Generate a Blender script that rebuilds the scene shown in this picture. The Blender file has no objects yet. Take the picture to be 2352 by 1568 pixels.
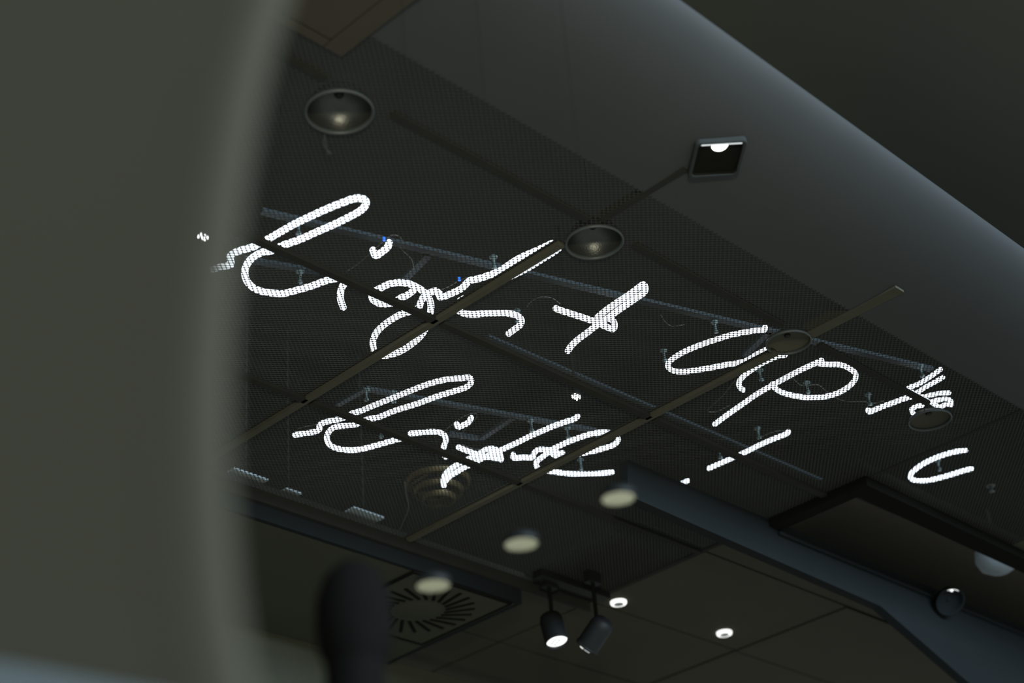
import bpy, bmesh, math, random
from mathutils import Vector, Matrix
random.seed(4)
# World axes follow the ceiling grid: X runs along the long ceiling joints, Y across them, Z up.
# The camera stands at the origin, 1.6 m above the floor; CZ + h is a height h above the camera.
CZ = 1.6
SC = bpy.context.scene
COL = SC.collection

# ---------------------------------------------------------------- camera
cam = bpy.data.cameras.new('camera')
cam.sensor_width = 36.0
cam.lens = 61.24
cam.clip_start = 0.02
cam.clip_end = 60
cam.dof.use_dof = True
cam.dof.focus_distance = 4.75
cam.dof.aperture_fstop = 1.95
cam_ob = bpy.data.objects.new('camera', cam)
COL.objects.link(cam_ob)
_r, _u, _f = Vector((0.70435, -0.70614, -0.07277)), Vector((-0.32162, -0.40882, 0.85407)), Vector((0.63285, 0.57816, 0.51504))
_m = Matrix((_r, _u, -_f)).transposed().to_4x4()
_m.translation = Vector((0, 0, CZ))
cam_ob.matrix_world = _m
SC.camera = cam_ob

# ---------------------------------------------------------------- world, lights, exposure
SC.view_settings.view_transform = 'Standard'
SC.view_settings.look = 'None'
SC.view_settings.exposure = 0.0
SC.view_settings.gamma = 1.0
SC.view_settings.use_curve_mapping = False
w = bpy.data.worlds.new('world')
SC.world = w
w.use_nodes = True
w.node_tree.nodes['Background'].inputs['Color'].default_value = (0.93, 1.0, 0.93, 1)
w.node_tree.nodes['Background'].inputs['Strength'].default_value = 0.30

def area(name, loc, target, sx, sy, power, color):
    l = bpy.data.lights.new(name, 'AREA')
    l.shape = 'RECTANGLE'; l.size = sx; l.size_y = sy; l.energy = power; l.color = color
    o = bpy.data.objects.new(name, l); COL.objects.link(o)
    o.location = loc
    o.rotation_euler = (Vector(target) - Vector(loc)).to_track_quat('-Z', 'Y').to_euler()
    return o
# cool daylight from the tall window across the hall, behind the camera and to its right
area('window_light', (2.6, -5.0, CZ + 2.98), (2.6, 1.7, CZ + 2.70), 6.0, 1.15, 900, (0.66, 0.84, 1.0))
# added warm spot, no known lamp, that washes the near left ceiling corner
sp = bpy.data.lights.new('shop_light', 'SPOT'); sp.energy = 620; sp.color = (1.0, 0.93, 0.7); sp.spot_size = math.radians(24); sp.spot_blend = 1.0; sp.shadow_soft_size = 0.2
so = bpy.data.objects.new('shop_light', sp); COL.objects.link(so); so.location = (-1.7, -1.9, 2.0)
so.rotation_euler = (Vector((1.95, 1.75, CZ + 2.4)) - Vector(so.location)).to_track_quat('-Z', 'Y').to_euler()

# ---------------------------------------------------------------- materials
def mat(name, col, rough=0.6, metal=0.0, spec=0.3, noise=0.12, scale=30.0, bump=0.0, emit=None, estr=0.0, alpha=None):
    m = bpy.data.materials.new(name); m.use_nodes = True
    nt = m.node_tree; b = nt.nodes['Principled BSDF']
    c = (col[0], col[1], col[2], 1)
    tc = nt.nodes.new('ShaderNodeTexCoord'); nz = nt.nodes.new('ShaderNodeTexNoise')
    nz.inputs['Scale'].default_value = scale; nz.inputs['Detail'].default_value = 4
    nt.links.new(tc.outputs['Object'], nz.inputs['Vector'])
    mx = nt.nodes.new('ShaderNodeMix'); mx.data_type = 'RGBA'
    mx.inputs['A'].default_value = tuple(v * (1 - noise) for v in c[:3]) + (1,)
    mx.inputs['B'].default_value = tuple(min(1, v * (1 + noise)) for v in c[:3]) + (1,)
    nt.links.new(nz.outputs['Fac'], mx.inputs['Factor'])
    nt.links.new(mx.outputs['Result'], b.inputs['Base Color'])
    b.inputs['Roughness'].default_value = rough
    b.inputs['Metallic'].default_value = metal
    b.inputs['Specular IOR Level'].default_value = spec
    if bump:
        bp = nt.nodes.new('ShaderNodeBump'); bp.inputs['Strength'].default_value = bump; bp.inputs['Distance'].default_value = 0.002
        nt.links.new(nz.outputs['Fac'], bp.inputs['Height']); nt.links.new(bp.outputs['Normal'], b.inputs['Normal'])
    if emit:
        b.inputs['Emission Color'].default_value = (*emit, 1); b.inputs['Emission Strength'].default_value = estr
    if alpha is not None:
        out = nt.nodes['Material Output']; tr = nt.nodes.new('ShaderNodeBsdfTransparent'); ms = nt.nodes.new('ShaderNodeMixShader')
        ms.inputs[0].default_value = alpha
        nt.links.new(tr.outputs[0], ms.inputs[1]); nt.links.new(b.outputs[0], ms.inputs[2]); nt.links.new(ms.outputs[0], out.inputs[0])
    return m
M = dict(
    mesh=mat('dark_perforated_metal', (.053, .054, .047), .75, spec=.15),
    bar=mat('bar_metal', (.082, .079, .060), .85, spec=.05),
    barblack=mat('black_bar_metal', (.032, .032, .028), .9, spec=.05),
    canopy=mat('grey_canopy_paint', (.057, .060, .060), .75, spec=.15, scale=8, noise=.05),
    brown=mat('brown_panel_paint', (.060, .055, .043), .8, spec=.1, scale=6, noise=.08),
    plaster=mat('olive_plaster', (.060, .061, .047), .9, spec=.08, scale=5, noise=.06),
    wallp=mat('olive_wall_paint', (.085, .088, .062), .9, spec=.05, scale=5),
    outside=mat('dark_ceiling_paint', (.088, .086, .066), .95, spec=.02, scale=3, noise=.04),
    void=mat('void_black', (.045, .047, .045), .95, spec=.02, scale=3),
    slate=mat('slate_blue_paint', (.018, .0215, .0225), .9, spec=.05, scale=5, noise=.08),  # blue tint of the light put into the beam and fascia colour
    slot=mat('slot_black', (.012, .012, .010), .95, spec=.02),
    neon=mat('white_neon_tube', (.9, .9, .9), .4, noise=0, emit=(.84, .92, 1.0), estr=2.3),
    rail=mat('blue_grey_rail', (.027, .036, .042), .6, spec=.2),
    clear=mat('clear_standoff', (.10, .14, .14), .4, spec=.3),
    cable=mat('grey_cable', (.075, .075, .065), .6),
    blue=mat('blue_cap', (.02, .12, .75), .4, emit=(.05, .3, 1.0), estr=.5),
    trim=mat('grey_trim', (.06, .07, .07), .45, spec=.5),
    reflector=mat('satin_reflector', (.10, .105, .10), .36, metal=.8, scale=260, noise=.2, bump=.35),
    bulb=mat('unlit_bulb', (.02, .02, .018), .6),
    black=mat('black_housing', (.012, .013, .013), .55, spec=.25),
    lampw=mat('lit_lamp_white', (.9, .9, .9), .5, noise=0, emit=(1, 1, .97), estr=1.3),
    pilot=mat('pilot_lens', (.9, .9, .8), .5, noise=0, emit=(.9, 1, 1), estr=260.0),
    liner=mat('hatch_liner', (.15, .135, .11), .9, spec=.02),
    centre=mat('ring_centre', (.12, .13, .13), .6, emit=(.9, 1, 1), estr=.09),
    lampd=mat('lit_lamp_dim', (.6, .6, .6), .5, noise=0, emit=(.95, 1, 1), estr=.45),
    ledg=mat('lit_led_warm', (.9, .9, .8), .5, noise=0, emit=(1, 1, .90), estr=3.5),
    disc=mat('lit_disc_lens', (.2, .2, .15), .7, noise=0, emit=(.95, 1.0, .82), estr=1.5),
    louvre=mat('disc_louvre', (.45, .45, .36), .6),
    brass=mat('brass', (.12, .09, .045), .45, metal=.6),
    panel=mat('grey_green_panel', (.075, .067, .046), .85, spec=.05, scale=3, noise=.06, alpha=.83),
    rim=mat('pale_panel_rim', (.094, .085, .060), .8, spec=.08, scale=3, noise=.06, alpha=.72),
    ledge=mat('pale_blue_ledge', (.17, .20, .21), .6, spec=.3, scale=3, noise=.05),  # bluish glow at the panel's lower edge put into a paler colour
    post=mat('black_post', (.010, .0092, .0085), 1.0, spec=0),
    globe=mat('pale_glass_globe', (.16, .19, .20), .5, spec=.3, emit=(.7, .9, 1.0), estr=.03),
    patch=mat('pale_acrylic', (.62, .74, .80), .6),  # pale blue stands for light falling on the void wall
    frame=mat('dark_lamp_frame', (.034, .038, .038), .8, spec=.1),
    pilotdim=mat('small_pilot_lens', (.9, .9, .9), .5, noise=0, emit=(.9, 1, 1), estr=30.0),
)

# ---------------------------------------------------------------- mesh helpers
class MB:
    def __init__(s): s.v = []; s.f = []; s.sm = []
    def add(s, v, f, smooth=False):
        o = len(s.v); s.v += [tuple(p) for p in v]; s.f += [tuple(i + o for i in q) for q in f]; s.sm += [smooth] * len(f); return s
    def box(s, x0, x1, y0, y1, z0, z1, mtx=None):
        v = [Vector(p) for p in ((x0,y0,z0),(x1,y0,z0),(x1,y1,z0),(x0,y1,z0),(x0,y0,z1),(x1,y0,z1),(x1,y1,z1),(x0,y1,z1))]
        if mtx: v = [mtx @ p for p in v]
        return s.add(v, [(0,3,2,1),(4,5,6,7),(0,1,5,4),(1,2,6,5),(2,3,7,6),(3,0,4,7)])
    def lathe(s, prof, mtx=None, n=40, smooth=True, closed=False):
        # prof: (radius, z) pairs revolved about Z
        v = []; f = []
        for r, z in prof:
            for k in range(n):
                a = 2 * math.pi * k / n; v.append(Vector((r * math.cos(a), r * math.sin(a), z)))
        m = len(prof)
        for i in range(m if closed else m - 1):
            j = (i + 1) % m
            for k in range(n):
                q = (k + 1) % n; f.append((i*n+k, i*n+q, j*n+q, j*n+k))
        if mtx: v = [mtx @ p for p in v]
        return s.add(v, f, smooth)
    def disc(s, r, z, mtx=None, n=40, up=False):
        v = [Vector((r*math.cos(2*math.pi*k/n), r*math.sin(2*math.pi*k/n), z)) for k in range(n)]
        if mtx: v = [mtx @ p for p in v]
        return s.add(v, [tuple(range(n)) if up else tuple(range(n))[::-1]])
    def tube(s, pts, r, n=10, caps=True):
        pts = [Vector(p) for p in pts]; rings = []; up = Vector((0, 0, 1)); N = len(pts)
        tans = [((pts[min(i+1, N-1)] - pts[max(i-1, 0)]).normalized()) for i in range(N)]
        seq = []
        if caps:
            for t in (0.0, 0.35, 0.7): seq.append((pts[0] - tans[0] * r * math.cos(t * math.pi / 2), r * math.sin(t * math.pi / 2) + 1e-5, tans[0]))
        for p, t in zip(pts, tans): seq.append((p, r, t))
        if caps:
            for t in (0.7, 0.35, 0.0): seq.append((pts[-1] + tans[-1] * r * math.cos(t * math.pi / 2), r * math.sin(t * math.pi / 2) + 1e-5, tans[-1]))
        v = []; f = []
        x = tans[0].cross(up)
        if x.length < 1e-3: x = tans[0].cross(Vector((1, 0, 0)))
        x.normalize()
        for p, rr, t in seq:
            x = (x - t * x.dot(t)); x.normalize(); y = t.cross(x)
            for k in range(n):
                a = 2 * math.pi * k / n; v.append(p + x * (rr * math.cos(a)) + y * (rr * math.sin(a)))
        m = len(seq)
        for i in range(m - 1):
            for k in range(n):
                q = (k + 1) % n; f.append((i*n+k, i*n+q, (i+1)*n+q, (i+1)*n+k))
        f.append(tuple(range(n))[::-1]); f.append(tuple((m-1)*n + k for k in range(n)))
        return s.add(v, f, True)
    def prism(s, poly, axis_fn, t0, t1):
        # poly: 2-D outline; axis_fn(u, v, t) -> point; extruded from t0 to t1
        n = len(poly); v = [axis_fn(u, q, t0) for u, q in poly] + [axis_fn(u, q, t1) for u, q in poly]
        f = [tuple(range(n))[::-1], tuple(range(n, 2*n))] + [(i, (i+1) % n, n + (i+1) % n, n + i) for i in range(n)]
        return s.add(v, f)

def obj(name, mb, material, parent=None, kind=None, label=None):
    me = bpy.data.meshes.new(name)
    off = Vector(parent['_w']) if parent is not None and '_w' in parent else Vector((0, 0, 0))
    me.from_pydata([tuple(Vector(p) - off) for p in mb.v], [], mb.f)
    me.polygons.foreach_set('use_smooth', mb.sm)
    me.materials.append(material)
    me.update()
    o = bpy.data.objects.new(name, me); COL.objects.link(o)
    o['_w'] = tuple(off)
    if parent is not None: o.parent = parent
    if kind: o['kind'] = kind
    if label: o['label'] = label
    return o
def thing(name, label, cat, loc, group=None):
    o = bpy.data.objects.new(name, None); COL.objects.link(o); o.location = loc; o.empty_display_size = .05
    o['_w'] = tuple(loc); o['label'] = label; o['category'] = cat
    if group: o['group'] = group
    return o
def structure(name, loc=(0, 0, 0)):
    o = bpy.data.objects.new(name, None); COL.objects.link(o); o.location = loc; o['_w'] = tuple(loc); o['kind'] = 'structure'
    return o
def T(x, y, z): return Matrix.Translation((x, y, z))
def orient(loc, axis):
    # local -Z looks along axis
    return Matrix.Translation(loc) @ Vector(axis).to_track_quat('-Z', 'Y').to_matrix().to_4x4()
def smooth_path(p, step=0.006):
    p = [Vector(q) for q in p]
    out = []
    P = [p[0] * 2 - p[1]] + p + [p[-1] * 2 - p[-2]]
    for i in range(1, len(P) - 2):
        a, b, c, d = P[i-1], P[i], P[i+1], P[i+2]
        L = (c - b).length; n = max(2, int(L / step))
        # centripetal tangents keep sharp turns tight
        t0 = max((b - a).length, 1e-5) ** .5; t1 = max(L, 1e-5) ** .5; t2 = max((d - c).length, 1e-5) ** .5
        m1 = ((b - a) / t0 - (c - a) / (t0 + t1) + (c - b) / t1) * t1
        m2 = ((c - b) / t1 - (d - b) / (t1 + t2) + (d - c) / t2) * t1
        for k in range(n):
            t = k / n; t_2 = t * t; t_3 = t_2 * t
            out.append(b * (2*t_3 - 3*t_2 + 1) + m1 * (t_3 - 2*t_2 + t) + c * (-2*t_3 + 3*t_2) + m2 * (t_3 - t_2))
    out.append(p[-1])
    return out

# ---------------------------------------------------------------- neon strokes in plan, metres
WORDS = {
 'Light': [
  [ [(2.1887,2.9940),(2.1959,2.9754),(2.2052,2.9602),(2.2101,2.9497),(2.2001,2.9366),(2.1871,2.9223),(2.1843,2.9056),(2.1927,2.8788),(2.2042,2.8537),(2.2084,2.8297),(2.2123,2.8005),(2.2163,2.7595),(2.2213,2.7141),(2.2313,2.6627),(2.2423,2.6132),(2.2556,2.5671),(2.2679,2.5365),(2.2842,2.5278),(2.2998,2.5368),(2.3089,2.5636),(2.3056,2.6051),(2.2963,2.6567),(2.2845,2.7060),(2.2731,2.7565),(2.2571,2.8019),(2.2499,2.8375),(2.2382,2.8545),(2.2334,2.8697),(2.2325,2.8914),(2.2378,2.9158),(2.2481,2.9405),(2.2619,2.9606),(2.2816,2.9801),(2.3028,2.9930),(2.3265,3.0001),(2.3521,2.9969),(2.3727,2.9873),(2.3942,2.9732),(2.4089,2.9460),(2.4283,2.9023),(2.4412,2.8600),(2.4510,2.8408),(2.4586,2.8301)] ],
  [ [(2.4869,2.8340),(2.4921,2.8512),(2.5071,2.8764),(2.5295,2.9028),(2.5597,2.9272)], [(2.4446,2.6774),(2.4666,2.6915),(2.4669,2.6657),(2.4636,2.6430),(2.4544,2.6272)] ],
  [ [(2.6495,2.7538),(2.6512,2.7798),(2.6465,2.7989),(2.6465,2.8304),(2.6326,2.8498),(2.6099,2.8540),(2.5871,2.8446),(2.5728,2.8205),(2.5747,2.7947),(2.5800,2.7661),(2.5938,2.7471),(2.6145,2.7358),(2.6374,2.7336),(2.6615,2.7360),(2.6883,2.7446),(2.7147,2.7594),(2.7436,2.7866),(2.7749,2.8298),(2.8064,2.8799),(2.8212,2.9210),(2.8276,2.9605),(2.8284,2.9977),(2.8209,3.0260),(2.8070,3.0472),(2.7836,3.0521),(2.7555,3.0321),(2.7283,3.0000),(2.7101,2.9646),(2.7016,2.9279),(2.6993,2.8896),(2.7015,2.8566),(2.7112,2.8321),(2.7159,2.8058),(2.7043,2.7844),(2.6922,2.7608),(2.6891,2.7386),(2.6950,2.7159),(2.7086,2.7203),(2.7255,2.7315)] ],
  [ [(2.7121,2.7189),(2.7284,2.7274),(2.7358,2.7009),(2.7405,2.6675),(2.7364,2.6470),(2.7311,2.6254),(2.7436,2.6035),(2.7535,2.5732),(2.7604,2.5458),(2.7595,2.5165),(2.7583,2.4786),(2.7626,2.4465),(2.7686,2.4191),(2.7730,2.3904),(2.7784,2.3682),(2.8012,2.3703),(2.8063,2.3922),(2.8066,2.4283),(2.8074,2.4849),(2.7981,2.5609),(2.7852,2.6346),(2.7822,2.6845),(2.7790,2.7138),(2.8014,2.7449),(2.8309,2.7502),(2.8521,2.7393),(2.8724,2.7182),(2.8946,2.6992),(2.9170,2.6803),(2.9393,2.6701),(2.9607,2.6707),(2.9795,2.6810),(2.9914,2.6995),(2.9948,2.7223),(2.9980,2.7481)] ],
  [ [(3.1290,2.5392),(3.1208,2.5003),(3.1155,2.4578),(3.1118,2.4106),(3.1046,2.3630),(3.1038,2.3504),(3.1246,2.3622),(3.1350,2.3767),(3.1381,2.4011),(3.1427,2.4380),(3.1471,2.4795),(3.1530,2.5183),(3.1568,2.5511),(3.1589,2.5757),(3.1645,2.6037),(3.1688,2.6330),(3.1744,2.6614),(3.1829,2.6880),(3.1943,2.7104)], [(3.0085,2.5798),(3.0273,2.5778),(3.0577,2.5725),(3.0986,2.5654),(3.1412,2.5595),(3.1840,2.5578),(3.2096,2.5538),(3.1958,2.5364),(3.1720,2.5232),(3.1550,2.5246)] ],
 ],
 'Up': [
  [ [(3.5376,2.2806),(3.5475,2.2911),(3.5281,2.3116),(3.5102,2.3388),(3.4940,2.3674),(3.4826,2.4001),(3.4729,2.4344),(3.4648,2.4702),(3.4599,2.5090),(3.4620,2.5454),(3.4697,2.5723),(3.4830,2.5895),(3.5072,2.5984),(3.5302,2.5944),(3.5501,2.5790),(3.5684,2.5534),(3.5887,2.5237),(3.6064,2.4920),(3.6237,2.4658),(3.6358,2.4469),(3.6422,2.4236),(3.6374,2.3916),(3.6378,2.3695),(3.6383,2.3420)], [(3.6925,2.3293),(3.7076,2.3394),(3.6967,2.3562),(3.6928,2.3840),(3.6925,2.4148),(3.6975,2.4500),(3.7062,2.4856),(3.7188,2.5129),(3.7361,2.5310),(3.7564,2.5413),(3.7722,2.5437)] ],
  [ [(3.8165,2.2909),(3.8158,2.3075),(3.8124,2.3588),(3.8140,2.4145),(3.8178,2.4726),(3.8238,2.5333),(3.8387,2.6019),(3.8540,2.6718),(3.8694,2.7311)], [(3.8194,2.3101),(3.8513,2.2960),(3.8847,2.2721),(3.9210,2.2688),(3.9622,2.2750),(3.9936,2.3005),(4.0123,2.3364),(4.0172,2.3781),(4.0032,2.4175),(3.9702,2.4487),(3.9245,2.4703),(3.8723,2.4810),(3.8326,2.4757),(3.8145,2.4674)] ],
 ],
 'W': [
  [ [(4.1447,2.0995),(4.1578,2.1451),(4.1666,2.1914),(4.1647,2.2264),(4.2069,2.2276),(4.2006,2.1919),(4.1966,2.1548),(4.1916,2.1221)], [(4.2069,2.2276),(4.2462,2.2314),(4.2566,2.2097),(4.2692,2.1863),(4.2913,2.1644)], [(4.2462,2.2314),(4.2928,2.2334),(4.3034,2.2148),(4.3162,2.1946),(4.3370,2.1889),(4.3639,2.2030)], [(4.2928,2.2334),(4.3507,2.2327),(4.3504,2.2134),(4.3675,2.2037)], [(4.3501,2.2628),(4.3507,2.2906),(4.3502,2.3195),(4.3198,2.3107),(4.2919,2.2969),(4.2899,2.2795),(4.2982,2.2641)] ],
 ],
 'stroke': [
  [ [(4.1784,2.3806),(4.1926,2.3872),(4.1950,2.3644),(4.1982,2.3340),(4.2036,2.3021),(4.2077,2.2728),(4.2150,2.2521)] ],
 ],
 'Life': [
  [ [(2.9038,3.5528),(2.9196,3.5303),(2.9377,3.5022),(2.9396,3.4845),(2.9234,3.4626),(2.9230,3.4424),(2.9332,3.4205),(2.9447,3.4003),(2.9510,3.3776),(2.9530,3.3464),(2.9618,3.3270),(2.9688,3.2872),(2.9779,3.2429),(2.9869,3.1990),(2.9989,3.1409),(3.0123,3.0852),(3.0337,3.0386),(3.0582,3.0094),(3.0638,3.0059),(3.0777,2.9884),(3.0987,3.0000),(3.1105,3.0303),(3.0979,3.0741),(3.0810,3.1216),(3.0644,3.1898),(3.0397,3.2637),(3.0268,3.3245),(3.0105,3.3499),(3.0077,3.3840),(2.9956,3.4074),(2.9775,3.4277),(2.9663,3.4447),(2.9685,3.4709),(2.9860,3.5046),(3.0148,3.5324),(3.0464,3.5438),(3.0801,3.5371),(3.1056,3.5206),(3.1246,3.4926),(3.1405,3.4536),(3.1544,3.4164),(3.1657,3.3878),(3.1766,3.3662)] ],
  [ [(3.1708,3.3376),(3.1919,3.3163),(3.2115,3.2934),(3.2339,3.2810),(3.2582,3.2842),(3.2841,3.3045),(3.3027,3.3306),(3.3220,3.3568),(3.3447,3.3772),(3.3612,3.3855)], [(3.2405,3.2105),(3.2590,3.2218),(3.2609,3.2044),(3.2620,3.1845),(3.2487,3.1568)] ],
  [ [(3.4892,3.5314),(3.4642,3.5074),(3.4425,3.4778),(3.4288,3.4428),(3.4241,3.4083),(3.4214,3.3761),(3.4265,3.3450),(3.4279,3.3067),(3.4253,3.2718),(3.4415,3.2562),(3.4736,3.2655),(3.5092,3.2942)], [(3.4724,3.5048),(3.4617,3.4740),(3.4588,3.4411),(3.4560,3.4050),(3.4584,3.3708),(3.4585,3.3310),(3.4597,3.2962),(3.4648,3.2620),(3.4680,3.2261),(3.4713,3.1870),(3.4730,3.1364),(3.4784,3.0898),(3.4838,3.0437),(3.4936,3.0023),(3.5022,2.9701),(3.4971,2.9570)], [(3.3507,3.3183),(3.3806,3.3190),(3.4177,3.3178),(3.4571,3.3151),(3.4872,3.3026),(3.5094,3.2927)] ],
  [ [(3.5157,3.2471),(3.5322,3.2618),(3.5548,3.2414),(3.5772,3.2244),(3.5608,3.1995),(3.5553,3.1767),(3.5718,3.1629),(3.5896,3.1521)], [(3.6331,3.1482),(3.6307,3.1739),(3.5928,3.1551),(3.5916,3.1157),(3.5942,3.0837),(3.6009,3.0489),(3.6115,3.0112),(3.6307,2.9816),(3.6560,2.9676),(3.6869,2.9703),(3.7135,2.9898),(3.7218,3.0170),(3.7134,3.0502),(3.7030,3.0784),(3.6905,3.1014),(3.6780,3.1279),(3.6593,3.1591),(3.6148,3.1587),(3.5965,3.1691),(3.6019,3.2024),(3.6084,3.2317),(3.6242,3.2543),(3.6557,3.2689),(3.6814,3.2615),(3.7168,3.2490),(3.7558,3.2325),(3.7886,3.2100),(3.8190,3.1851),(3.8422,3.1606),(3.8570,3.1425)] ],
 ],
 'bang': [
  [ [(4.0878,2.9340),(4.0901,2.8804),(4.0926,2.8336),(4.0934,2.7859),(4.0918,2.7368),(4.0940,2.6853),(4.0995,2.6281),(4.0934,2.6206)], [(4.0932,3.0756),(4.1000,3.0571),(4.1000,3.0330)] ],
 ],
 'UU': [
  [ [(4.6649,2.3420),(4.6468,2.3671),(4.6348,2.4030),(4.6307,2.4408),(4.6349,2.4843),(4.6508,2.5274),(4.6730,2.5585),(4.7051,2.5705),(4.7330,2.5594),(4.7562,2.5364),(4.7710,2.5011),(4.7805,2.4659),(4.7874,2.4328),(4.7972,2.4032)] ],
 ],
}
STANDOFFS = {
 'Light': [(2.4064, 2.9166), (2.2655, 2.7503), (2.7502, 2.5522), (2.985, 2.6995)] ,
 'Life': [(2.9447, 3.2774), (3.0161, 3.2386), (3.1287, 3.4216), (3.4637, 3.1146), (3.5882, 3.0796), (3.7766, 3.2003), (3.7067, 3.054)] ,
 'Up': [(3.4638, 2.3939), (3.4682, 2.5866), (3.7838, 2.483), (3.9573, 2.4404)] ,
 'bang': [(4.0781, 2.8761), (4.0696, 2.7138)] ,
 'UU': [(4.7374, 2.4835)] ,
 'stroke': [(4.1713, 2.3662)] ,
 'W': [(4.1515, 2.1652)] ,
}
CABLES = {
 'Light': [[(2.4857, 2.828), (2.4856, 2.7884), (2.4788, 2.7288), (2.4689, 2.6664), (2.4668, 2.6303), (2.4852, 2.6217), (2.507, 2.6356), (2.5203, 2.6567), (2.5796, 2.68), (2.6152, 2.7107)], [(2.7361, 2.7348), (2.7422, 2.7083), (2.7421, 2.6726), (2.7488, 2.653)], [(2.9752, 2.6522), (2.9644, 2.621), (2.9716, 2.593), (2.9973, 2.58), (3.0337, 2.5857)]] ,
 'Life': [[(2.9208, 3.5586), (2.9345, 3.5286), (2.9494, 3.5041), (2.9539, 3.4748)], [(3.2785, 3.2989), (3.2699, 3.2539), (3.264, 3.1946), (3.2788, 3.1644), (3.3009, 3.1854), (3.3275, 3.2681), (3.3459, 3.2999), (3.3599, 3.3091)], [(3.3856, 3.3361), (3.4207, 3.3364), (3.4546, 3.3242)]] ,
 'Up': [[(3.7509, 2.5535), (3.7933, 2.6322), (3.8159, 2.6928), (3.8274, 2.7205), (3.8447, 2.7224), (3.8582, 2.7029), (3.8581, 2.6603)], [(3.2976, 2.4517), (3.336, 2.4677), (3.369, 2.4702), (3.3871, 2.4429)], [(3.8806, 2.437), (3.9431, 2.4449), (3.9686, 2.4138), (4.0323, 2.4215), (4.1199, 2.4234), (4.1804, 2.3827), (4.2, 2.3853), (4.2217, 2.3449)]] ,
 'bang': [[(4.1019, 2.7272), (4.1047, 2.6878), (4.1234, 2.6551), (4.1532, 2.6571)]] ,
}

# ---------------------------------------------------------------- ceiling
H0 = CZ + 2.40                      # underside of the main ceiling
H1 = CZ + 2.31                      # underside of the lower plaster soffit
SX = [1.00, 1.86, 2.72, 3.57, 4.44]  # joints across
SY = [2.02, 2.18, 2.75, 3.28, 3.79]        # joints along
DL = [(1.5702, 2.251), (1.9657, 2.2431), (2.7712, 2.2304), (3.547, 2.2203), (4.2598, 2.2287)]
DR = [.062, .074, .071, .062, .064]
ceiling = structure('ceiling', (0, 0, H0))

def perforated(x0, x1, y0, y1, holes=()):
    mb = MB(); e1 = Vector((.0082, .0069)); e2 = Vector((.0082, -.0069)); th = .0008
    oc = [(-.43,-.24),(-.24,-.43),(.24,-.43),(.43,-.24),(.43,.24),(.24,.43),(-.24,.43),(-.43,.24)]
    cn = [(-.5,-.5),(.5,-.5),(.5,.5),(-.5,.5)]
    corner = {}
    def cidx(i, j):
        k = (i, j)
        if k not in corner:
            p = e1 * i + e2 * j; corner[k] = len(mb.v); mb.v.append((p.x, p.y, H0))
        return corner[k]
    n = int(3.0 / .0069)
    i0, i1 = int((x0/.0164) + (y0/.0138)) - 4, int((x1/.0164) + (y1/.0138)) + 4
    j0, j1 = int((x0/.0164) - (y1/.0138)) - 4, int((x1/.0164) - (y0/.0138)) + 4
    for i in range(i0, i1):
        for j in range(j0, j1):
            c = e1 * (i + .5) + e2 * (j + .5)
            if not (x0 < c.x < x1 and y0 < c.y < y1): continue
            if any((c.x - hx) ** 2 + (c.y - hy) ** 2 < hr * hr for hx, hy, hr in holes): continue
            C = [cidx(i, j), cidx(i + 1, j), cidx(i + 1, j + 1), cidx(i, j + 1)]
            b = len(mb.v)
            for a, q in oc:
                p = c + e1 * a + e2 * q; mb.v.append((p.x, p.y, H0))
            for a, q in oc:
                p = c + e1 * a + e2 * q; mb.v.append((p.x, p.y, H0 + th))
            mb.f += [(C[0], C[1], b+2, b+1), (C[1], C[2], b+4, b+3), (C[2], C[3], b+6, b+5), (C[3], C[0], b+0, b+7),
                     (C[0], b+1, b+0), (C[1], b+3, b+2), (C[2], b+5, b+4), (C[3], b+7, b+6)]
            mb.f += [(b+k, b+(k+1) % 8, b+8+(k+1) % 8, b+8+k) for k in range(8)]
    mb.sm = [False] * len(mb.f)
    return mb
for i in range(len(SX) - 1):
    for j in range(len(SY) - 1):
        hs = [(x, y, r) for (x, y), r in zip(DL, DR)] if j < 2 else ()
        obj('mesh_panel', perforated(SX[i], SX[i+1], SY[j], SY[j+1], hs), M['mesh'], ceiling)
obj('mesh_panel', perforated(4.44, 5.30, 2.02, 2.60, [(x, y, r) for (x, y), r in zip(DL, DR)]), M['mesh'], ceiling)

BW, BD = .010, .012
for x in (1.852, 2.710, 3.560):
    y1 = 3.78; y0 = {1.852: 2.76, 2.710: 2.285, 3.560: 2.275}[x]
    obj('cross_bar', MB().box(x - BW, x + BW, y0, y1, H0 - BD, H0), M['bar'], ceiling)
    obj('cross_bar_flange', MB().box(x - BW * 1.6, x + BW * 1.6, y0, y1, H0 + .001, H0 + .004), M['barblack'], ceiling)
obj('joint_strip', MB().box(4.434, 4.446, 2.02, 2.57, H0 - .003, H0 + .003), M['barblack'], ceiling)
obj('joint_strip', MB().box(4.43, 4.45, 2.98, 3.78, H0 - .004, H0 + .003), M['barblack'], ceiling)
obj('joint_strip', MB().box(2.712, 2.728, 1.895, 2.16, H0 - .002, H0 + .02), M['barblack'], ceiling)
for y in (2.737, 3.267):
    for a, b in zip(SX[:-1], SX[1:]):
        obj('long_bar', MB().box(a + BW, b - BW, y - BW * 1.1, y + BW * 1.1, H0 - BD, H0), M['barblack'], ceiling)
for a, b in ((1.0, 1.48), (1.66, 1.87), (2.06, 2.69), (2.86, 3.46), (3.63, 4.17)):
    obj('long_bar', MB().box(a, b, 2.167, 2.187, H0 - .005, H0 + .004), M['barblack'], ceiling)
# slab over the ceiling void
obj('void_slab', MB().box(.2, 8.0, 2.15, 7.2, CZ + 3.05, CZ + 3.15), M['void'], ceiling)
# the higher dark ceiling seen past the canopy edge
obj('upper_slab', MB().box(-3.5, 8.0, -4.2, 3.2, CZ + 3.65, CZ + 3.8), M['outside'], ceiling)

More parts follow.
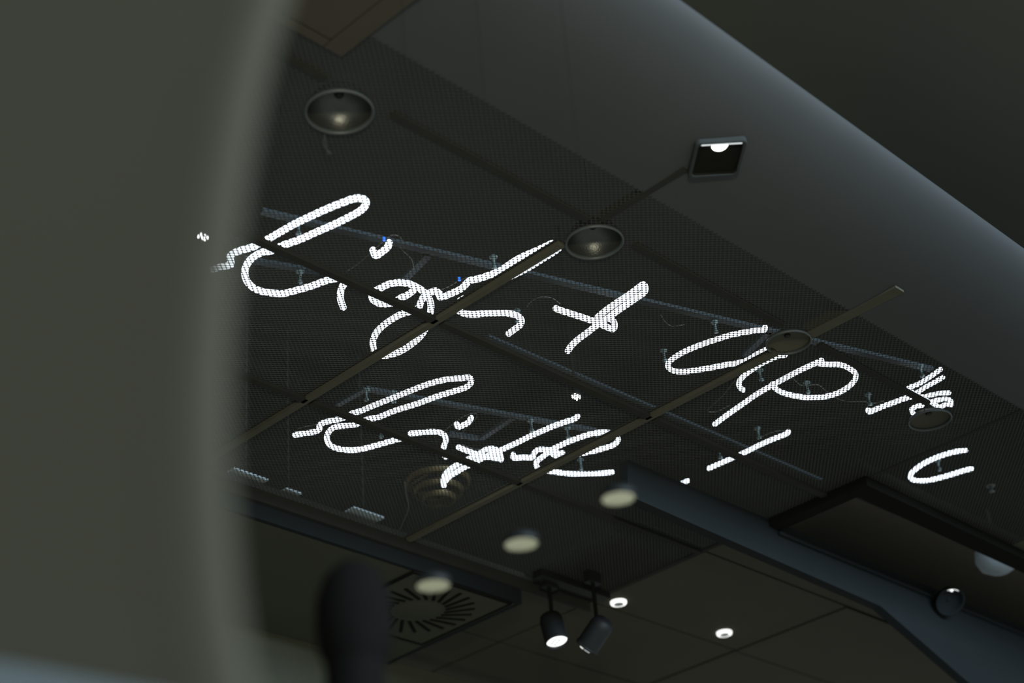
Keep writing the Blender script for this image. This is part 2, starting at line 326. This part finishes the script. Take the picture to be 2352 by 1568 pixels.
# canopy: flat strip that turns up in a long rounded edge
def canopy_edge(x): return 1.583 + .018 * (x - 2.27)
PX = 1.0
CB = .09
def canopy_z(x, y):
    q = min(1.0, max(0.0, (2.0 - y) / (2.0 - canopy_edge(x)))) ** (1 / PX)
    return H0 + CB * (1 - max(0.0, 1 - q * q) ** (PX / 2))
def canopy(x0, x1):
    mb = MB(); nx, nt = 8, 28; v = []; f = []
    for i in range(nx + 1):
        x = x0 + (x1 - x0) * i / nx; ya = 2.0; A = ya - canopy_edge(x); Bz = CB
        row = [(x, 2.02, H0), (x, ya, H0)]
        for k in range(1, nt + 1):
            t = math.pi / 2 * k / nt; row.append((x, ya - A * math.sin(t) ** PX, H0 + Bz * (1 - math.cos(t) ** PX)))
        row += [(x, ya - A + .012, H0 + Bz + .004), (x, 2.02, H0 + Bz + .004)]
        v += row
    m = nt + 4
    for i in range(nx):
        for k in range(m - 1): f.append((i*m+k, i*m+k+1, (i+1)*m+k+1, (i+1)*m+k))
    return mb.add(v, f, True)
for a, b in ((1.853, 2.72), (2.72, 3.57), (3.57, 4.44), (4.44, 5.6)):
    obj('canopy_panel', canopy(a, b), M['canopy'], ceiling)
obj('cover_strip', MB().box(3.550, 3.588, 1.87, 2.17, H0 - .002, H0 + .03), M['bar'], ceiling)
# brown corner panel with a raised border, near the left
obj('corner_panel', MB().box(.4, 1.80, 1.2, 2.075, H0 - .004, H0 + .03), M['brown'], ceiling)
obj('corner_border', MB().box(.4, 1.80, 2.08, 2.10, H0 - .006, H0 + .02), M['brown'], ceiling)
obj('corner_border', MB().box(1.803, 1.85, 1.2, 2.10, H0 - .006, H0 + .02), M['brown'], ceiling)

# brown solid panels on the far right, laid with narrow joints
bx = [4.452, 5.28, 6.14, 7.0, 7.9]; by = [3.26, 3.79, 4.26, 4.75, 5.3, 5.9, 6.5]
for i in range(len(bx) - 1):
    for j in range(len(by) - 1):
        obj('ceiling_panel', MB().box(bx[i] + .004, bx[i+1] - .004, by[j] + .004, by[j+1] - .004, H0 - random.uniform(0, .006), H0 + .012), M['brown'], ceiling)
obj('ceiling_panel', MB().box(4.456, 7.9, 3.0, 3.256, H0, H0 + .012), M['brown'], ceiling)
for y0, y1 in ((3.79, 4.26), (4.26, 4.75), (4.75, 5.3), (5.3, 5.9)):
    obj('ceiling_panel', MB().box(4.11, 4.448, y0 + .004, y1 - .004, H0, H0 + .012), M['brown'], ceiling)
obj('ceiling_panel', MB().box(5.31, 7.9, 1.4, 2.575, H0, H0 + .012), M['plaster'], ceiling)
obj('joint_backing', MB().box(4.11, 7.9, 3.26, 6.5, H0 + .013, H0 + .02), M['slot'], ceiling)

# lower plaster soffit beyond the mesh, with its fascia and edge channel
obj('soffit', MB().box(.6, 4.08, 3.82, 4.49, H1, H1 + .03), M['plaster'], ceiling)
obj('fascia', MB().box(.6, 4.08, 3.802, 3.819, H1, H0 + .02), M['slate'], ceiling)
obj('edge_channel', MB().box(.6, 4.44, 3.787, 3.801, H0 - .04, H0 + .02), M['barblack'], ceiling)
obj('soffit_end', MB().box(4.081, 4.10, 3.802, 4.49, H1, H0), M['slate'], ceiling)
wall_back = obj('wall_back', MB().box(.2, 5.4, 4.50, 4.60, 0, H1 + .02), M['wallp'])
wall_back['kind'] = 'structure'

# slate bulkhead beam under the brown panels
trim = structure('trim_1', (4.5, 2.95, H0))
obj('beam_face', MB().add([(x, y, z) for y in (2.965, 3.0) for x, z in ((3.72, H0), (3.70, H0 - .127), (5.02, H0 - .165), (5.75, H0 - .42), (8.0, H0 - .42), (8.0, H0))],
    [(0,1,2,3,4,5),(11,10,9,8,7,6),(0,6,7,1),(1,7,8,2),(2,8,9,3),(3,9,10,4),(4,10,11,5),(5,11,6,0)]), M['slate'], trim)
obj('beam_lip', MB().box(4.46, 7.9, 2.953, 2.964, H0 - .05, H0 - .038), M['slate'], trim)

# ---------------------------------------------------------------- open hatch
hatch = thing('ceiling_hatch', 'black framed open hatch in the ceiling beside the slate beam', 'hatch', (4.43, 2.59, H0))
obj('frame_bar', MB().box(4.42, 7.2, 2.575, 2.645, H0 - .035, H0 + .05), M['slot'], hatch)
obj('frame_bar', MB().box(4.42, 4.475, 2.646, 2.964, H0 - .03, H0 + .05), M['slot'], hatch)
obj('back_panel', MB().box(5.10, 7.6, 2.98, 3.60, H0 + .31, H0 + .33), M['liner'], hatch)
globe = thing('globe_lamp', 'pale blue-grey lamp globe half hidden behind the black hatch frame', 'lamp', (5.66, 2.78, H0 + .10))
gm = T(5.63, 2.80, H0 + .125) @ Matrix.Scale(1.25, 4)
obj('shade', MB().lathe([(.001, -.055), (.03, -.051), (.055, -.035), (.066, -.010), (.062, .018), (.045, .04), (.02, .05)], gm, 32), M['globe'], globe)
obj('stem', MB().lathe([(.008, .05), (.008, .15)], gm, 12), M['slot'], globe)

# ---------------------------------------------------------------- neon sign
NZ = CZ + 2.47
LAB = {
 'Light': ('white neon script word Light, first and largest of the lit words', 'neon_word', .0088, ['letter', 'letter', 'letter', 'letter', 'letter']),
 'Up': ('white neon script word Up, between the word Light and the lit zigzag', 'neon_word', .0076, ['letter', 'letter']),
 'W': ('crowded white neon zigzag letter cut off by the farthest dark downlight', 'neon_letter', .0066, ['letter']),
 'stroke': ('single short straight white neon stroke just before the crowded zigzag', 'neon_stroke', .0076, ['tube']),
 'Life': ('white neon script word Life, second row, below the word Light', 'neon_word', .0080, ['letter', 'letter', 'letter', 'letter']),
 'bang': ('slanted white neon exclamation mark after the word Life', 'neon_mark', .0076, ['tube']),
 'UU': ('open curved white neon letter U alone above the black hatch', 'neon_letter', .0080, ['letter']),
}
DOTTED = {('Light', 1), ('Life', 1), ('bang', 0)}
for key, letters in WORDS.items():
    lab, nm, rad, names = LAB[key]
    x0, y0 = letters[0][0][0]
    t = thing(nm, lab, 'neon sign', (x0, y0, NZ), 'neon sign above the mesh ceiling')
    for li, (nme, strokes) in enumerate(zip(names, letters)):
        mb = MB()
        if (key, li) in DOTTED:
            obj('dot', MB().tube(smooth_path([(x, y, NZ) for x, y in strokes[1]]), rad, 12), M['neon'], t)
            strokes = strokes[:1]
        for k, s in enumerate(strokes):
            mb.tube(smooth_path([(x, y, NZ + .0012 * k) for x, y in s]), rad, 12)
        obj(nme, mb, M['neon'], t)
    for (x, y) in STANDOFFS.get(key, []):
        m = T(x, y, NZ)
        obj('standoff', MB().lathe([(.001, .0088), (.007, .0088), (.007, .014), (.0035, .015), (.0035, .041), (.011, .042), (.011, .045), (.001, .045)], m, 14), M['clear'], t)
    for c in CABLES.get(key, []):
        obj('cable', MB().tube(smooth_path([(x, y, CZ + 2.50) for x, y in c], .012), .0013, 6), M['cable'], t)
    if key == 'Light':
        for x, y in ((2.4634, 2.6555), (2.7386, 2.6695)):
            obj('connector', MB().lathe([(.001, -.004), (.004, -.004), (.004, .006), (.001, .006)], T(x, y, CZ + 2.50), 12), M['blue'], t, label='blue connector')

def rail(name, label, segs, w, h, z, hang=()):
    t = thing(name, label, 'rail', (*segs[0][0], z))
    for i, (p, q) in enumerate(segs):
        p = Vector((*p, z)); q = Vector((*q, z)); d = (q - p); L = d.length; ang = math.atan2(d.y, d.x)
        mt = Matrix.Translation(p) @ Matrix.Rotation(ang, 4, 'Z')
        obj('bar' if i == 0 else 'branch', MB().box(0, L, -w/2, w/2, 0, h, mt), M['rail'], t)
    for x, y in hang:
        obj('hanger_rod', MB().lathe([(.0012, h), (.0012, CZ + 3.05 - z)], T(x, y, z), 6), M['slot'], t)
    return t
RZ = CZ + 2.517
rail('sign_rail', 'long blue-grey rail above the upper row of neon words', [((2.171, 2.7779), (4.2075, 2.1608)), ((2.6211, 2.6600), (2.6481, 2.7805)), ((3.6378, 2.3350), (3.6888, 2.4636))], .020, .010, RZ, ((2.30, 2.74), (3.10, 2.496), (4.0, 2.224)))
rail('sign_rail', 'blue-grey rail above the word Life in the second row', [((2.9494, 3.2849), (3.6797, 3.0476)), ((2.9452, 3.4069), (2.9494, 3.2849)), ((3.4338, 3.3014), (3.4154, 3.1400))], .018, .010, RZ, ((3.05, 3.252), (3.6, 3.073)))
rail('sign_rail', 'short blue-grey rail behind the looped foot of the letter L of Light', [((2.2664, 2.9711), (2.4557, 2.8965))], .018, .010, RZ, ((2.36, 2.934),))
rail('sign_rail', 'short blue-grey rail under the dot of the letter i of Life', [((3.3333, 3.338), (3.4250, 3.3050))], .018, .010, RZ, ((3.36, 3.328),))
rail('service_rail', 'long higher rail running straight from between the rows to the hatch', [((3.1475, 2.9697), (5.1859, 2.9246))], .015, .008, CZ + 2.62, ((3.3, 2.966), (5.0, 2.929)))

# plates added for lit patches of far wall; small lights above the mesh
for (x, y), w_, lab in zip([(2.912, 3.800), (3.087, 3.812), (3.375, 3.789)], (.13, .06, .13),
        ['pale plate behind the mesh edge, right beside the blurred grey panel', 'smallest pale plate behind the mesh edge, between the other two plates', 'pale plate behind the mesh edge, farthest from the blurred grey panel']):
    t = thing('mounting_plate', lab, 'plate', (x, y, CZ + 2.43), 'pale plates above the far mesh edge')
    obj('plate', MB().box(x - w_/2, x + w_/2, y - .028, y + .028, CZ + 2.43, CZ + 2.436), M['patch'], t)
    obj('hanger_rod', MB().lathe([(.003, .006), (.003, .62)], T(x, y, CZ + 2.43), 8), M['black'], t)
for (x, y), lab in zip([(2.0678, 2.8735), (3.3793, 2.8554)], ['tiny bright white light shining at the edge of the blurred grey panel', 'tiny cluster of white light shining between the two rows of neon words']):
    t = thing('pilot_light', lab, 'light', (x, y, CZ + 2.45), 'pilot lights above the mesh ceiling')
    for q, (dx, dy) in enumerate(((-.009, -.005), (-.009, .006), (.001, -.006), (.001, .005), (.010, -.005), (.010, .006))):
        obj('led', MB().lathe([(.0003, -.004), (.0016, -.0035), (.0022, -.002), (.0022, .006)], T(x + dx, y + dy, CZ + 2.45), 10), M['pilot' if x < 3 else 'pilotdim'], t)
    obj('body', MB().lathe([(.015, .006), (.016, .03), (.001, .03)], T(x, y, CZ + 2.45), 20), M['black'], t)
    obj('stem', MB().lathe([(.004, .03), (.004, .60)], T(x, y, CZ + 2.45), 8), M['slot'], t)
# brass pendant in the void, seen dimly through the mesh
BX, BY = 3.842, 3.917
br = thing('brass_pendant', 'dim brass ribbed pendant glowing faintly through the mesh below the word Life', 'lamp', (BX, BY, CZ + 2.75))
bm_ = T(BX, BY, CZ + 2.75)
for k, (r0, z0) in enumerate(((.115, 0), (.088, -.035), (.060, -.065))):
    obj('ring', MB().lathe([(r0, z0), (r0 - .004, z0 - .016), (r0 - .012, z0 - .020), (r0 - .014, z0 + .004), (r0, z0)], bm_, 40), M['brass'], br)
obj('stem', MB().lathe([(.008, -.065), (.004, .30)], bm_, 12), M['slot'], br)
for a in (0, 2.09, 4.19):
    obj('spoke', MB().tube([Vector((BX, BY, CZ + 2.80)), Vector((BX + .105 * math.cos(a), BY + .105 * math.sin(a), CZ + 2.752))], .003, 6), M['brass'], br)
ca = obj('hanging_cable', MB().tube(smooth_path([(3.28, 3.49, CZ + 2.4), (3.3092, 3.5182, CZ + 2.39), (3.3867, 3.5918, CZ + 2.385), (3.4371, 3.6704, CZ + 2.385), (3.4788, 3.735, CZ + 2.39)], .012), .0028, 8), M['cable'])
ca['label'] = 'thin grey cable drooping in an arc below the first letter of Life'; ca['category'] = 'cable'

# ---------------------------------------------------------------- unlit recessed downlights in a row
DLL = ['dark round downlight showing dimly through the blurred grey panel', 'large unlit round downlight with a bright gleam, above the word Light',
       'unlit round downlight beside the top of the letter h of Light', 'dark round downlight over the word Up with a faint rim', 'farthest dark round downlight, overlapping the crowded neon zigzag']
for i, ((x, y), r) in enumerate(zip(DL, DR)):
    t = thing('recessed_downlight', DLL[i], 'downlight', (x, y, H0), 'unlit downlights along the long ceiling joint')
    m = T(x, y, H0)
    k = 1.0 if i < 3 else .35
    obj('trim_ring', MB().lathe([(r * 1.02, 0), (r * 1.03, -.006), (r * .99, -.009), (r * .95, -.006), (r * .93, .001), (r * .97, .002)], m, 56, closed=True), M['trim'], t)
    obj('reflector', MB().lathe([(r * .94, 0), (r * .91, .014 * k), (r * .80, .031 * k), (r * .62, .044 * k), (r * .40, .053 * k), (r * .22, .056 * k), (.001, .056 * k)], m, 56), M['reflector' if i != 3 and i != 4 else 'bar'], t)
    obj('bulb', MB().lathe([(.001, .036 * k), (r * .09, .037 * k), (r * .14, .042 * k), (r * .14, .056 * k)], m, 28), M['bulb'], t)
    if i == 1:
        for q in range(3):
            a = 2.2 + q * .35; px, py = x + .055, y + .105
            obj('loose_wire', MB().tube(smooth_path([(px - .03, py - .025, H0 - .004), (px - .012, py - .004 * q, H0 - .012), (px + .014 * math.cos(a - 2), py + .016 * math.sin(a - 2) , H0 - .020)], .006), .0009, 6), M['trim'], t)

# square surface lamp on the canopy curve
sx_, sy_ = 2.748, 1.822
sz_ = canopy_z(sx_, sy_)
slope = (canopy_z(sx_, sy_ - .05) - canopy_z(sx_, sy_ + .05)) / .10
sq = thing('square_downlight', 'square downlight with a bright bulb peeking under its near edge, on the canopy', 'downlight', (sx_, sy_, sz_))
sm_ = T(sx_, sy_, sz_) @ Matrix.Rotation(-math.atan(slope), 4, 'X') @ Matrix.Rotation(math.radians(-40), 4, 'Z')
def rsq(hw, rr, n=6):
    out = []
    for cx, cy, a0 in ((1, 1, 0), (-1, 1, 90), (-1, -1, 180), (1, -1, 270)):
        for k in range(n + 1):
            a = math.radians(a0 + 90 * k / n); out.append((cx * (hw - rr) + rr * math.cos(a), cy * (hw - rr) + rr * math.sin(a)))
    return out
def sqloop(levels, mtx):
    v = []; f = []; n = 28
    for hw, rr, z in levels: v += [mtx @ Vector((a, b, z)) for a, b in rsq(hw, rr)]
    for i in range(len(levels) - 1):
        for k in range(n):
            q = (k + 1) % n; f.append((i*n+k, i*n+q, (i+1)*n+q, (i+1)*n+k))
    return MB().add(v, f)
obj('frame', sqloop([(.062, .014, .006), (.062, .014, -.010), (.060, .012, -.012), (.054, .010, -.012), (.053, .010, -.010)], sm_), M['frame'], sq)
obj('housing', sqloop([(.053, .010, -.010), (.052, .010, .003)], sm_).add([sm_ @ Vector(p) for p in ((-.053, -.053, -.0025), (.053, -.053, -.0025), (.053, .053, -.0025), (-.053, .053, -.0025))], [(0, 1, 2, 3)]), M['slot'], sq)
obj('bulb', MB().lathe([(.001, -.0085), (.010, -.008), (.017, -.006), (.0195, -.003)], sm_ @ T(0, -.040, 0), 28), M['ledg'], sq)
obj('lit_rim', MB().box(-.048, .048, -.0014, .0014, -.0132, -.0118, sm_ @ T(0, -.0540, 0)), M['lampd'], sq)  # glowing strip stands in for the bulb's glint on the frame

# round surface spot hung under the slate beam
cs = thing('corner_spot', 'round dark spot with a thin bright curved rim on the slate beam', 'spotlight', (5.40, 2.93, H0 - .08))
cm = orient((5.40, 2.905, H0 - .075), (-.35, -.55, -.75))
obj('housing', MB().lathe([(.001, .02), (.050, .02), (.056, .0), (.056, -.004), (.052, -.005), (.048, .0), (.046, .014), (.001, .016)], cm, 44), M['slate'], cs)
obj('mounting_arm', MB().tube([cm @ Vector((0, 0, .022)), Vector((5.42, 2.962, H0 - .06))], .012, 10), M['slate'], cs)
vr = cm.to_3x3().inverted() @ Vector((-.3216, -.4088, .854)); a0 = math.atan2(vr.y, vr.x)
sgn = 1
obj('lit_rim', MB().tube([cm @ Vector((.049 * math.cos(a0 + q), .049 * math.sin(a0 + q), -.004)) for q in [k * .1 - .38 for k in range(10)]], .0009, 8), M['lampw'], cs)  # glowing arc stands in for light leaking along the rim
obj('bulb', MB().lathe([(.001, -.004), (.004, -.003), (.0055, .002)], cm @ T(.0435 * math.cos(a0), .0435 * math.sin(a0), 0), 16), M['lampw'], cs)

# ---------------------------------------------------------------- three lit disc pendants
DS = [(1.9023, 1.5435, 1.1723), (1.8192, 1.6788, 1.1228), (1.7438, 1.8013, 1.0779)]
DSL = ['lit pale disc lamp just right of the word Life', 'lit pale disc lamp below the word Life, middle of three', 'lit pale disc lamp over the swirl vent, lowest of three']
for (x, y, z), lab in zip(DS, DSL):
    t = thing('disc_lamp', lab, 'lamp', (x, y, CZ + z), 'lit disc lamps in a slanting row')
    m = T(x, y, CZ + z)
    obj('lens', MB().disc(.0262, .0, m, 48), M['disc'], t)
    g = MB()
    for k in range(-6, 7):
        q = k * .0042; w2 = math.sqrt(.0262 ** 2 - q * q)
        g.box(q - .0003, q + .0003, -w2, w2, -.0022, -.0004, m); g.box(-w2, w2, q - .0003, q + .0003, -.0022, -.0004, m)
    obj('louvre_grid', g, M['louvre'], t)
    obj('rim', MB().lathe([(.0262, -.003), (.0276, -.003), (.0282, .002), (.0272, .010), (.016, .016), (.001, .017)], m, 48), M['black'], t)
    ya = canopy_edge(x); zz = canopy_z(x, y) if y > 1.66 else CZ + 3.65
    obj('stem', MB().lathe([(.0005, .017), (.0005, zz - CZ - z)], m, 6), M['slot'], t)

# ---------------------------------------------------------------- ring downlights on the brown panels
for (x, y), lab in zip([(4.5311, 3.7308), (5.092, 3.6945)], ['small white ring downlight above the two black spotlights', 'small white ring downlight alone on the brown panels']):
    t = thing('ring_downlight', lab, 'downlight', (x, y, H0), 'ring downlights on the brown ceiling panels')
    m = T(x, y, H0)
    obj('lit_ring', MB().lathe([(.0178, -.0125), (.019, -.0130), (.0275, -.0118), (.0298, -.008), (.0298, 0), (.0178, 0)], m, 48, closed=True), M['lampw'], t)
    obj('centre_disc', MB().disc(.0180, -.0129, m, 32), M['centre'], t)

# ---------------------------------------------------------------- black spotlights
tr = thing('spot_track', 'black ceiling track that carries the two black spotlights', 'track', (4.2, 3.72, H0))
obj('track', MB().box(4.09, 4.44, 3.69, 3.73, H0 - .026, H0), M['black'], tr)
def spot(loc, axis, lab, lit_face):
    t = thing('track_spotlight', lab, 'spotlight', loc, 'black spotlights on the ceiling track')
    m = orient(loc, axis)
    obj('housing', MB().lathe([(.041, 0), (.041, .080), (.036, .100), (.022, .110), (.001, .110)], m, 40), M['black'], t)
    obj('bezel', MB().lathe([(.041, .0), (.043, -.002), (.043, -.008), (.038, -.008), (.037, .004)], m, 40), M['black'], t)
    obj('lens', MB().lathe([(.001, -.002), (.02, -.003), (.036, .001)], m, 40), M['lampw' if lit_face else 'bulb'], t)
    g = MB()
    if lit_face:
        for k in (-1, 0, 1):
            g.box(-.006, .006, k * .013 - .0045, k * .013 + .0045, -.0075, -.0045, m); g.box(.010, .020, k * .011 - .004, k * .011 + .004, -.0075, -.0045, m)
        obj('facet', g, M['lampd'], t)
    else:
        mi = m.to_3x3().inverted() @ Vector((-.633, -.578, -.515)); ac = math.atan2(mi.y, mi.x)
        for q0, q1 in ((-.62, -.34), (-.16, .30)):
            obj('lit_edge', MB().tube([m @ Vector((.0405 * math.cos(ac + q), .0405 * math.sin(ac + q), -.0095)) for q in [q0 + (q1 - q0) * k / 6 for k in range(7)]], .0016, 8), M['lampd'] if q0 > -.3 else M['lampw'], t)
    top = m @ Vector((0, 0, .06)); tx, ty = top.x, top.y
    obj('yoke', MB().tube([top + Vector((0, 0, .02)), Vector((tx, ty, H0 - .027))], .007, 10), M['slot'], t)
    obj('adapter', MB().box(tx - .03, tx + .03, ty - .015, ty + .015, H0 - .040, H0 - .0265 if abs(ty - 3.71) < .03 else H0), M['black'], t)
spot((4.1666, 3.718, CZ + 2.1624), (-.05, -.25, -.97), 'black spotlight with a bright white faceted face', True)
spot((4.262, 3.663, CZ + 2.150), (-.03, .80, -.60), 'black spotlight turned away, only a thin sliver of light showing', False)

# ---------------------------------------------------------------- swirl air diffuser on the soffit
vx, vy = 3.8324, 4.041
va = thing('swirl_vent', 'square swirl air vent with radial dark slots on the lower olive soffit', 'vent', (vx, vy, H1))
zf = H1
vp = MB(); n = 120; R0 = .222
# face plate with its edge shadow gap
obj('face_plate', MB().box(vx - R0, vx + R0, vy - R0, vy + R0, zf - .006, zf - .001), M['plaster'], va)
for s_ in (-1, 1):
    obj('edge_gap', MB().box(vx - R0 - .006, vx + R0 + .006, vy + s_ * (R0 + .003) - .005, vy + s_ * (R0 + .003) + .005, zf - .008, zf - .0005), M['slot'], va)
    obj('edge_gap', MB().box(vx + s_ * (R0 + .003) - .005, vx + s_ * (R0 + .003) + .005, vy - R0 + .003, vy + R0 - .003, zf - .008, zf - .0005), M['slot'], va)
for k in range(24):
    a = 2 * math.pi * k / 24 + .1
    mt = T(vx, vy, zf - .006) @ Matrix.Rotation(a, 4, 'Z') @ T(.144, .012, 0) @ Matrix.Rotation(math.radians(-14), 4, 'Z')
    obj('slot', MB().box(-.053, .053, -.0055, .0055, -.003, .001, mt), M['slot'], va)
obj('hub', MB().lathe([(.001, -.003), (.07, -.003), (.078, -.0005)], T(vx, vy, zf - .006), 40), M['plaster'], va)
sl = MB()
spk = thing('sprinkler', 'tiny pale sprinkler head on the ceiling right of the neon letter U', 'sprinkler', (4.8242, 2.3645, H0))
obj('escutcheon', MB().lathe([(.001, -.004), (.013, -.004), (.016, 0)], T(4.8242, 2.3645, H0), 24), M['trim'], spk)
obj('head', MB().lathe([(.005, -.004), (.005, -.018), (.010, -.020), (.010, -.022), (.001, -.022)], T(4.8242, 2.3645, H0), 16), M['trim'], spk)

# ---------------------------------------------------------------- near objects, far out of focus
FH, RH = Vector((.7383, .6745, 0)), Vector((.6745, -.7383, 0))
EDGE = [(-.0870, .90), (-0.0995, 0.80), (-0.116, 0.7366), (-0.1273, 0.6861), (-0.1371, 0.6221), (-0.1433, 0.5617), (-0.1463, 0.5046), (-0.1471, 0.4639), (-0.1461, 0.4248), (-0.1436, 0.3872), (-0.1401, 0.3511), (-0.1357, 0.3208), (-0.1321, 0.3009), (-0.1243, 0.2612), (-.11, .15), (-.10, 0), (-.09, -.8), (-.09, -1.6)]
epath = [Vector((q.x, q.y)) for q in smooth_path([(s, z, 0) for s, z in EDGE], .02)]
def near(s, z, t): return FH * (.80 + t) + RH * (s - .0080) + Vector((0, 0, CZ + z))
pn = thing('curved_panel', 'blurred grey-green panel with a pale curved edge, close by, filling the left side', 'panel', near(-.25, -1.6, 0))
poly = [(p.x - .004, p.y) for p in epath] + [(-.55, -1.6), (-.55, .90)]
obj('board', MB().prism(poly, lambda u_, q_, t_: near(u_, q_, t_), 0.0, .018), M['panel'], pn)
rimmb = MB(); v = []; f = []
for p in epath:
    v += [near(p.x - .044, p.y, -.0004), near(p.x - .024, p.y, -.0030), near(p.x - .008, p.y, -.0048), near(p.x, p.y, 0.002), near(p.x, p.y, .018)]
for i in range(len(epath) - 1):
    for k in range(4): f.append((i*5+k, (i+1)*5+k, (i+1)*5+k+1, i*5+k+1))
rimmb.add(v, f, True)
obj('edge_rim', rimmb, M['rim'], pn, label='pale curved rim')
obj('ledge', MB().tube(smooth_path([near(-.60, .330, -.016), near(-.31, .3095, -.016), near(-.26, .3025, -.016), near(-.21, .290, -.012), near(-.17, .280, -.008)], .02), .0105, 16), M['ledge'], pn, label='pale blue-grey rounded ledge')
px_, py_ = .7708 * 1.6, .8791 * 1.6
po = thing('dark_post', 'blurred near black post with a rounded head below the lowest disc lamp', 'post', (px_, py_, 0))
obj('head', MB().lathe([(.001, .838), (.018, .833), (.034, .816), (.043, .790), (.0445, .755), (.041, .728), (.034, .712)], T(px_, py_, CZ), 36), M['post'], po)
obj('shaft', MB().lathe([(.034, .713), (.033, .60), (.032, -1.6)], T(px_, py_, CZ), 28), M['post'], po)
for o in list(bpy.data.objects):
    if '_w' in o: del o['_w']
